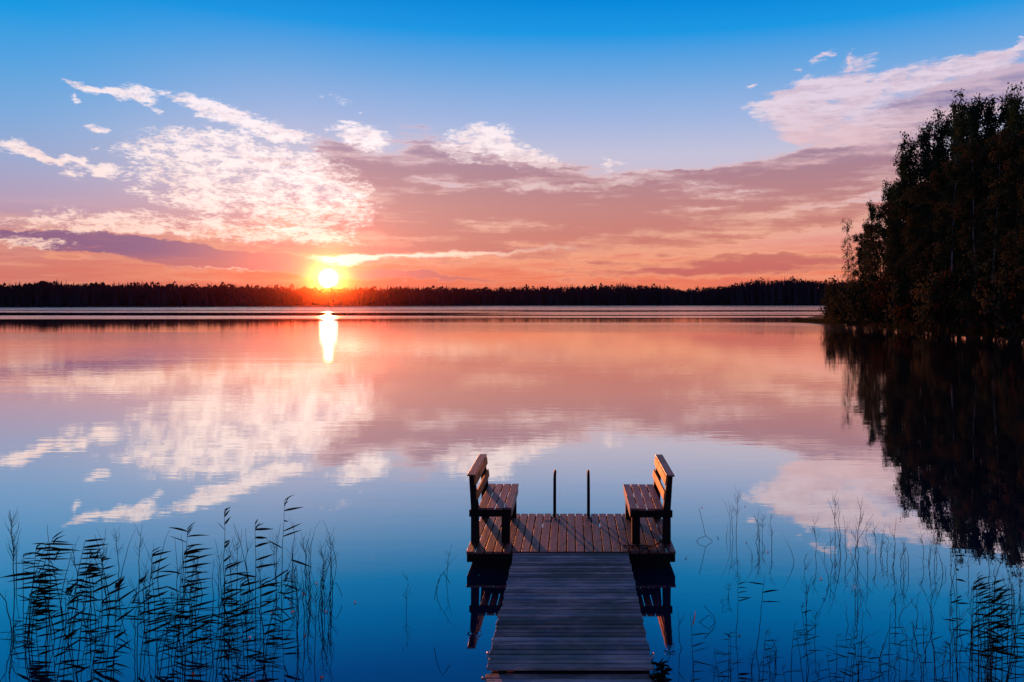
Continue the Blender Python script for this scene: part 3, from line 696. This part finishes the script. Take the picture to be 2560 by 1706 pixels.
# ---------------------------------------------------------------- reeds
def blade(mb, p, L, wd, yaw, pitch, curl, rs):
    n_ = 6; d = Vector((math.cos(yaw)*math.cos(pitch), math.sin(yaw)*math.cos(pitch), math.sin(pitch)))
    side = Vector((-.15, -.45, .9)); side = (side-d*side.dot(d)).normalized()
    pts = []; q = Vector(p)
    for i in range(n_+1):
        f = i/n_; wv = wd*(math.sin(math.pi*min(1, (f*.92+.08))**.75)) if i < n_ else 0.0004
        pts.append((q+side*wv/2, q-side*wv/2)); d2 = d.copy(); d2.z -= curl*f; q = q+d2.normalized()*L/n_
    vs = [v_ for pr in pts for v_ in pr]
    mb.add(vs, [(2*i, 2*i+1, 2*i+3, 2*i+2) for i in range(n_)])
def stem_pts(h, lean, crook, rs, n_=9, arc=0):
    pts = [Vector((0, 0, -.35))]; x = y = 0
    for i in range(n_+1):
        f = i/n_; pts.append(Vector((lean*h*f+arc*h*f**3+x, y, h*f*(1-.10*abs(arc)*f*f)))); x += rs.gauss(0, crook); y += rs.gauss(0, crook)
    return pts
def make_reed(seed, nl, lean=.0, L=(.16, .3), pitch=(-8, 22), top_tuft=True, zr=(.25, 1.0), arc=0, wd=.027, rmat=False):
    rs = random.Random(seed); h = 1.0; pts = stem_pts(h, lean, .004, rs, arc=arc)
    sm = MB(); sm.tube(pts, [.0042]*3+[.0042-.0028*i/(len(pts)-3) for i in range(len(pts)-3)], 4)
    fm = MB()
    for k in range(nl):
        f = zr[0]+(zr[1]-zr[0])*(k+rs.uniform(.2, .8))/nl; i = f*(len(pts)-2)+1; j = min(int(i), len(pts)-2); p = pts[j].lerp(pts[j+1], i-j)
        yaw = rs.gauss(0, .35) if rs.random() < .88 else math.pi+rs.gauss(0, .3)
        blade(fm, p, rs.uniform(*L)*(1-.35*max(0, f-.6)), wd*rs.uniform(.7, 1.25), yaw, R(rs.uniform(*pitch)), rs.uniform(-.1, .45), rs)
    if top_tuft:
        for q in range(3): blade(fm, pts[-1]-Vector((0, 0, .03*q)), rs.uniform(.07, .14), .014, rs.gauss(0, .4), R(rs.uniform(25, 70)), .5, rs)
    return sm.mesh('stem', M['reedstem'], True), fm.mesh('foliage', M['reedleaf'])
def make_bare(seed, nb=0, lean=0, arc=0, crook=.008):
    rs = random.Random(seed); pts = stem_pts(1.0, lean, crook, rs, 10, arc); sm = MB()
    sm.tube(pts, [.0049]*3+[.0049-.0037*i/(len(pts)-3) for i in range(len(pts)-3)], 4)
    for k in range(nb):
        f = rs.uniform(.35, .9); i = f*(len(pts)-2)+1; j = min(int(i), len(pts)-2); p = pts[j].lerp(pts[j+1], i-j)
        s_ = rs.choice((-1, 1)); L = rs.uniform(.10, .26); a = rs.uniform(.15, .45)
        q1 = p+Vector((s_*L*.5*a*1.4, rs.uniform(-.03, .03), L*.5)); q2 = q1+Vector((s_*L*.5*a*rs.uniform(.2, 1.2), rs.uniform(-.03, .03), L*.5))
        sm.tube([p, q1, q2], [.0026, .002, .001], 3)
    return sm.mesh('reed_stem', M['drystem'], True)
leafy = [make_reed(31, 15, .06, (.2, .3), (0, 12), zr=(.3, 1)), make_reed(32, 13, .10, (.18, .28), (-5, 15)), make_reed(33, 9, -.02, (.14, .26), (-5, 30)),
         make_reed(34, 8, .12, (.15, .28), (-15, 35)), make_reed(35, 11, .02, (.2, .32), (2, 20)), make_reed(36, 7, -.10, (.15, .3), (-25, 35)),
         make_reed(37, 10, .16, (.14, .24), (-20, 10), arc=.10), make_reed(38, 6, .05, (.16, .26), (5, 45))]
sparse = [make_reed(41, 4, .04, (.13, .24), (5, 45), zr=(.3, .95)), make_reed(42, 5, -.08, (.12, .22), (0, 50), zr=(.2, .95)), make_reed(43, 3, .02, (.16, .24), (-10, 30), zr=(.35, .9)), make_reed(44, 5, -.12, (.12, .26), (0, 40), zr=(.2, 1))]
bare = [make_bare(51), make_bare(52, 0, .08, .1), make_bare(53, 3, -.05), make_bare(54, 8, .03), make_bare(55, 12, -.04), make_bare(56, 5, .06, .05), make_bare(57, 0, -.06, -.12), make_bare(58, 2, .15, .15, .012), make_bare(59, 16, .0)]
def reed_at(px, yb, yt, meshes, label, group, name='reed', flip=False, cat='reed', rz=None):
    D = F*H/(yb-PY); X = (px-PX)*D/F; h = H-(yt-PY)*D/F
    if isinstance(meshes, tuple):
        root = empty(name, (X, D, 0), label, cat, group)
        for nm, me in zip(('stem', 'foliage'), meshes):
            o = bpy.data.objects.new(nm, me); COL.objects.link(o); o.parent = root
    else:
        root = bpy.data.objects.new(name, meshes); COL.objects.link(root); root.location = (X, D, 0); tag(root, label, cat, group)
    s_ = .6+.4*h
    root.scale = (s_*(-1 if flip else 1), s_, h); root.rotation_euler.z = random.uniform(-.35, .35) if rz is None else rz
    return root
r = random.Random(99)
# single reeds one can point to
reed_at(704,1483,1253,make_reed(61, 5, .04, (.2, .3), (8, 18), True, (.45, .95)),'tallest leafy reed of the left bed, five leaves blown to the right','leafy reeds in the bed left of the jetty', rz=0)
reed_at(560,1500,1277,make_reed(62, 6, .0, (.1, .16), (30, 60), True, (.4, 1)),'upright reed with leaves bunched at its top, second tallest of the left bed','leafy reeds in the bed left of the jetty', rz=0)
reed_at(62,1600,1352,make_reed(63, 17, .08, (.26, .36), (-2, 8), False, (.3, 1), arc=.12, wd=.026),'reed with thick comb of broad black leaves at the left end of the bed','leafy reeds in the bed left of the jetty', rz=0)
reed_at(78,1610,1345,make_reed(64, 16, .12, (.24, .34), (-2, 10), True, (.3, 1), arc=.08, wd=.026),'reed with comb of leaves and an upright tip, left part of the bed','leafy reeds in the bed left of the jetty', rz=0)
reed_at(36,1485,1274,make_bare(65, 34, 0),'bushy bare stem like a bottle brush at the far left','bare stems in the bed left of the jetty', name='bare_stem', cat='plant stem')
reed_at(170,1600,1350,make_reed(66, 14, .12, (.2, .27), (0, 8), False, (.4, 1), arc=.05),'leafy reed with level leaves beside the thick comb of broad leaves','leafy reeds in the bed left of the jetty', rz=0)
reed_at(455,1560,1325,make_reed(67, 12, .05, (.22, .3), (8, 20), True, (.35, 1)),'leafy reed with long rising leaves in the middle of the left bed','leafy reeds in the bed left of the jetty', rz=0)
reed_at(640,1560,1310,make_reed(68, 7, .0, (.16, .26), (5, 25), True, (.3, 1)),'leafy reed with scattered leaves just left of the tallest one','leafy reeds in the bed left of the jetty', rz=0)
reed_at(645,1640,1385,make_reed(69, 5, .36, (.2, .3), (-35, -10), False, (.45, 1)),'slanting reed leaning right under the tallest one','leafy reeds in the bed left of the jetty', rz=0)
# bent stems
def bent(px, yb, yt, w_, lb, grp):
    D = F*H/(yb-PY); X = (px-PX)*D/F; h = H-(yt-PY)*D/F; mb = MB()
    pts = [(X, D, -.3)]+[(X+w_*(.5-.5*math.cos(a)), D, h*math.sin(a)**.7 if a < math.pi/2 else h*(1-.9*(a-math.pi/2)/(math.pi/2)**1)) for a in np.linspace(.02, 2.9, 12)]
    mb.tube(pts, .0028, 4); tag(mb.build('bent_stem', M['drystem'], smooth=True), lb, 'plant stem', grp)
bent(826, 1503, 1458, .13, 'thin stem bent over in a loop at the right end of the left reed bed', 'bent stems')
def diamond(x0, yb, pts_, lb):
    D = F*H/(yb-PY); mb = MB()
    mb.tube([((x-PX)*D/F, D+dd, H-(y-PY)*D/F) for (x, y, dd) in pts_], .0035, 4); tag(mb.build('bent_stem', M['drystem'], smooth=True), lb, 'plant stem', 'bent stems')
diamond(1760,1354,[(1748,1272,0), (1756,1305,0), (1764,1341,0)],'thin leaning twig above the floating loop right of the jetty')
diamond(1760,1354,[(1741,1354,0), (1748,1346,0), (1764,1340,0), (1780,1352,0), (1781,1355,0)],'stem folded into a flat loop on the water right of the jetty')
diamond(1750,1556,[(1747,1557,0), (1772,1538,0), (1789,1556,-.0), (1785,1541,0), (1760,1515,0)],'stem folded in a zigzag on the water right of the jetty')
diamond(1090,1560,[(1086,1500,0), (1091,1470,0), (1097,1450,0), (1107,1430,0), (1125,1458,0)],'thin arched stem just left of the jetty platform')
# the rest of the left bed
GL, GB = 'leafy reeds in the bed left of the jetty', 'bare stems in the bed left of the jetty'
cl_ = [(110,1350,50), (200,1368,40), (290,1385,40), (380,1430,45), (440,1350,40), (500,1440,60), (600,1390,60), (690,1430,45), (560,1480,80), (330,1480,90), (150,1480,80)]
for k in range(50):
    cx_, ty, sp_ = cl_[k % len(cl_)]; px = r.gauss(cx_-25, sp_*.6); yt = ty+abs(r.gauss(0, 45)); yb = min(1760, max(yt+110, r.gauss(yt+215, 45)))
    if px > 790: continue
    if k >= 34: px = r.uniform(20, 740); yt = r.uniform(1480, 1600); yb = min(1770, yt+r.uniform(110, 170))
    if yb < 1620: lb = 'leafy reed in the far half of the crowded bed left of the jetty'
    else: lb = 'leafy reed in the near half of the crowded bed left of the jetty'
    reed_at(px, yb, yt, leafy[r.randrange(8)], lb, GL, flip=r.random() < .12)
for k in range(76):
    px = r.uniform(0, 860) if k < 58 else r.gauss(785, 26); yt = r.uniform(1300, 1480) if px < 700 else r.uniform(1290, 1480); yb = yt+r.uniform(110, 220)
    if k > 58: yb = yt+r.uniform(90, 150)
    lb = 'thin bare stem among the leafy reeds left of the jetty' if px < 740 else 'thin bare stem in the sparse tuft at the right end of the left bed'
    reed_at(px, min(yb, 1760), yt, bare[r.randrange(9)], lb, GB, name='bare_stem', cat='plant stem', flip=r.random() < .5)
for px, yb, yt, lb in ((1015,1530,1437,'lone bare stem between the left bed and the jetty'), (1092,1480,1385,'lone bare stem close to the left side of the jetty'), (1115,1450,1360,'curved bare stem left of the benches')):
    reed_at(px, yb, yt, bare[r.choice((3, 5, 7))], lb, 'lone stems left of the jetty', name='bare_stem', cat='plant stem')
# right side
GR = 'bare stems standing in the water right of the jetty'
def q5(x, y): return 1700+x/2.736, 1200+y/2.736
spec = [(385,65,390,8,'tallest bare stem right of the jetty, twiggy, left of the cloud reflection'), (365,140,400,5,None), (518,190,430,2,'pair forming bare stem with a sharp tip below the cloud reflection'), (545,250,470,5,None), (490,420,560,6,None),
 (628,235,470,3,'bare stem with a slanting tip in front of the pink cloud reflection'), (780,372,560,1,'bare stem with a crooked hook at its top'), (925,248,520,4,None), (1065,92,400,8,'stem with a dark knot and long thin tip in the middle of the right reeds'),
 (1100,120,520,1,None), (1045,310,590,2,None), (1185,285,560,2,None), (1225,118,520,4,'tall thin stem at the edge of the pink cloud reflection'), (1285,310,620,3,None), (1335,285,520,4,None), (1370,300,480,5,None), (1415,380,560,3,None),
 (1450,255,600,2,None), (1560,390,620,6,None), (1520,400,640,4,None), (1660,340,560,4,'bare stem standing where the forest reflection ends'), (1700,350,600,5,None), (1740,400,600,8,None), (1800,360,640,1,None), (1860,420,700,2,None), (1970,450,680,3,None),
 (2120,440,760,2,None), (2150,430,720,1,None), (2270,560,950,3,None), (2330,540,760,8,None), (330,700,800,8,None), (305,800,860,2,None), (865,570,900,3,None), (1150,830,1000,9,None), (1215,600,860,6,None), (1020,480,700,1,None),
 (1470,670,960,3,None), (1600,760,1050,2,None), (1720,640,960,6,None), (1860,800,1080,2,None), (1930,830,1120,2,None), (655,1030,1250,6,None), (490,1160,1300,8,None), (620,1180,1320,8,None), (10,860,1150,2,None), (230,1260,1380,8,None),
 (920,880,1120,8,None), (1240,900,1160,9,None), (1360,960,1250,1,None), (1560,950,1220,5,None), (2290,640,1120,7,None), (2310,700,1180,2,None), (2350,900,1150,2,None), (1990,900,1180,3,None), (2060,760,1120,2,None), (2140,780,1180,1,None),
 (1480,1150,1330,4,None), (1740,1000,1300,6,None), (350,1230,1360,3,None), (1680,900,1200,2,None)]
for (x, y, yb, ty, lb) in spec:
    px, yt = q5(x, y); _, ybp = q5(x, yb)
    if lb is None:
        lb = 'thin bare stem far out in the right reeds, below the cloud and forest reflections' if yb < 700 else 'thin bare stem in the near blue water of the right reeds'
    reed_at(px, ybp, yt, bare[ty % 9], lb, GR, name='bare_stem', cat='plant stem', flip=r.random() < .5)
    if r.random() < .95: reed_at(px+r.gauss(0, 14), ybp+r.gauss(0, 8), yt+r.uniform(15, 70), bare[r.randrange(9)], 'thin bare stem far out in the right reeds, below the cloud and forest reflections' if yb < 700 else 'thin bare stem in the near blue water of the right reeds', GR, name='bare_stem', cat='plant stem', flip=r.random() < .5)
GRL = 'leafy reeds right of the jetty'
spR = [(385,690,1080,make_reed(71, 5, .0, (.13, .2), (-8, 18), False, (.62, .97)),'reed with four small leaves stacked on the right side, nearest the jetty'),
 (520,640,1180,make_reed(72, 3, .10, (.2, .24), (0, 12), False, (.6, .95)),'reed with two dark level leaves right of the four leaved one'),
 (95,900,1330,make_reed(73, 4, -.02, (.2, .28), (-5, 25), False, (.1, .7)),'reed with a rusty orange tip near the jetty walkway'),
 (760,980,1320,sparse[0],'reed with a drooping dark tip left of the middle of the right reeds'), (880,860,1300,sparse[1],'reed with small curled leaves beside the drooping one'),
 (1065,1060,1340,sparse[2],'reed with three leaves forming an arrow in the middle of the right reeds'), (1425,910,1330,make_reed(74, 5, .02, (.1, .26), (-12, 12), False, (.3, .95)),'reed with a long level leaf and a curled tip in the right reeds'),
 (1660,1000,1330,sparse[3],'reed with steep leaves left of the dense right tuft'), (1895,480,1200,make_reed(75, 6, .0, (.1, .16), (-20, 10), False, (.3, .97)),'tall reed with small leaves just left of the dense right tuft'),
 (1900,780,1340,sparse[1],'lower reed under the dense right tuft'), (1215,1180,1400,sparse[0],'low reed at the bottom edge right of the arrow leaved one'), (640,1120,1400,sparse[3],'low reed at the bottom edge below the level leaved one'),
 (860,1230,1420,sparse[2],'low reed at the bottom edge with a pinkish tip')]
for (x, y, yb, me, lb) in spR:
    px, yt = q5(x, y); _, ybp = q5(x, yb); reed_at(px, ybp, yt, me, lb, GRL, rz=random.uniform(-.2, .2))
for k in range(16):
    px, yt = q5(r.gauss(2085, 105), r.uniform(620, 1150)); yb = min(1755, yt+r.uniform(190, 260))
    reed_at(px, yb, yt, leafy[r.choice((2, 3, 4, 5, 7))], 'leafy reed in the dense tuft by the lower right corner', GRL)
for k in range(24):
    px, yt = q5(r.uniform(0, 2300), r.uniform(1020, 1300)); yb = min(1790, yt+r.uniform(130, 200))
    reed_at(px, yb, yt, sparse[r.randrange(4)], 'short leafy reed along the bottom edge right of the jetty', GRL, flip=r.random() < .4)
# rusty leaf on the orange tipped reed
px, y_ = q5(95, 905); D = F*H/(q5(0, 1330)[1]-PY); X = (px-PX)*D/F
fm = MB(); blade(fm, (X-.012, D, H-(q5(0, 1000)[1]-PY)*D/F), .15, .03, 0, R(78), -.1, r)
fm.build('rusty_leaf', M['rust'], [o for o in bpy.data.objects if o.get('label') == 'reed with a rusty orange tip near the jetty walkway'][0])
bpy.context.view_layer.update()
o = bpy.data.objects['rusty_leaf']; o.matrix_parent_inverse = o.parent.matrix_world.inverted()
# water weed caught on the walkway
rs = random.Random(3); mb = MB()
for k in range(170):
    t = k/170; blade(mb, (JX+.77+.05*math.sin(t*9)+rs.uniform(-.02, .03), 7.2-.6*t, .05-.04*t+rs.uniform(-.02, .03)), rs.uniform(.04, .09), .03, rs.uniform(0, 6.28), R(rs.uniform(-40, 60)), .2, rs)
tag(mb.build('water_weed', M['reedleaf']), 'dark clump of weed caught on the right side of the walkway', 'water weed')
# floating leaves
fl = []
for s in range(3):
    rs = random.Random(80+s); mb = MB(); n_ = 9; vs = [(0, 0, .004)]
    for k in range(n_):
        a = 2*math.pi*k/n_; rr = .022*(1-.45*abs(math.sin(a)))*rs.uniform(.85, 1.15); vs.append((rr*math.cos(a), rr*math.sin(a)*.9, .004+rs.uniform(.001, .012)))
    mb.add(vs, [(0, 1+k, 1+(k+1) % n_) for k in range(n_)]); fl.append(mb.mesh('floating_leaf', M['rust'] if s else M['drystem']))
for (x, y, lb) in [(1985,745,'left'), (2070,680,'left'), (1895,812,'left'), (1912,868,'left'), (1778,872,'left'), (2130,866,'left'), (2320,805,'left'), (1600,860,'left'), (1648,1315,'left'), (2105,1298,'left'), (1992,1018,'left'), (1265,1275,'left'), (1632,1035,'left'), (1525,940,'left')]:
    px, py = x/2.614, 1200+y/2.614; D = F*H/(py-PY); o = bpy.data.objects.new('floating_leaf', fl[r.randrange(3)]); COL.objects.link(o)
    o.location = ((px-PX)*D/F, D, .001); o.rotation_euler.z = r.uniform(0, 6); tag(o, 'tiny leaf speck floating on the water left of the jetty', 'leaf', 'leaf specks on the left water')
for (x, y) in [(40,540), (260,402), (150,190), (445,185), (600,495), (455,430), (1060,585), (405,1068), (965,682), (985,822)]:
    px, py = q5(x, y); D = F*H/(py-PY); o = bpy.data.objects.new('floating_leaf', fl[r.randrange(3)]); COL.objects.link(o)
    o.location = ((px-PX)*D/F, D, .001); o.rotation_euler.z = r.uniform(0, 6); tag(o, 'tiny leaf speck floating on the water right of the jetty', 'leaf', 'leaf specks on the right water')

# ---------------------------------------------------------------- added volume for the glare round the sun
m, n, out = mat_base('sun_glare_volume')
pv = n.n('ShaderNodeVolumePrincipled'); pv.inputs['Color'].default_value = (.125, .030, .012, 1); pv.inputs['Density'].default_value = GLARE_DENSITY; pv.inputs['Anisotropy'].default_value = .985  # scattering volume added to give the sun's red glare over the far forest
n.link(pv.outputs[0], out.inputs['Volume'])
mb = MB(); mb.box((-1550, -260, -8), (1550, 1400, 90))
tag(mb.build('glare_volume', m), 'thin volume added to give the red glare round the low sun', 'glare_volume', kind='stuff')
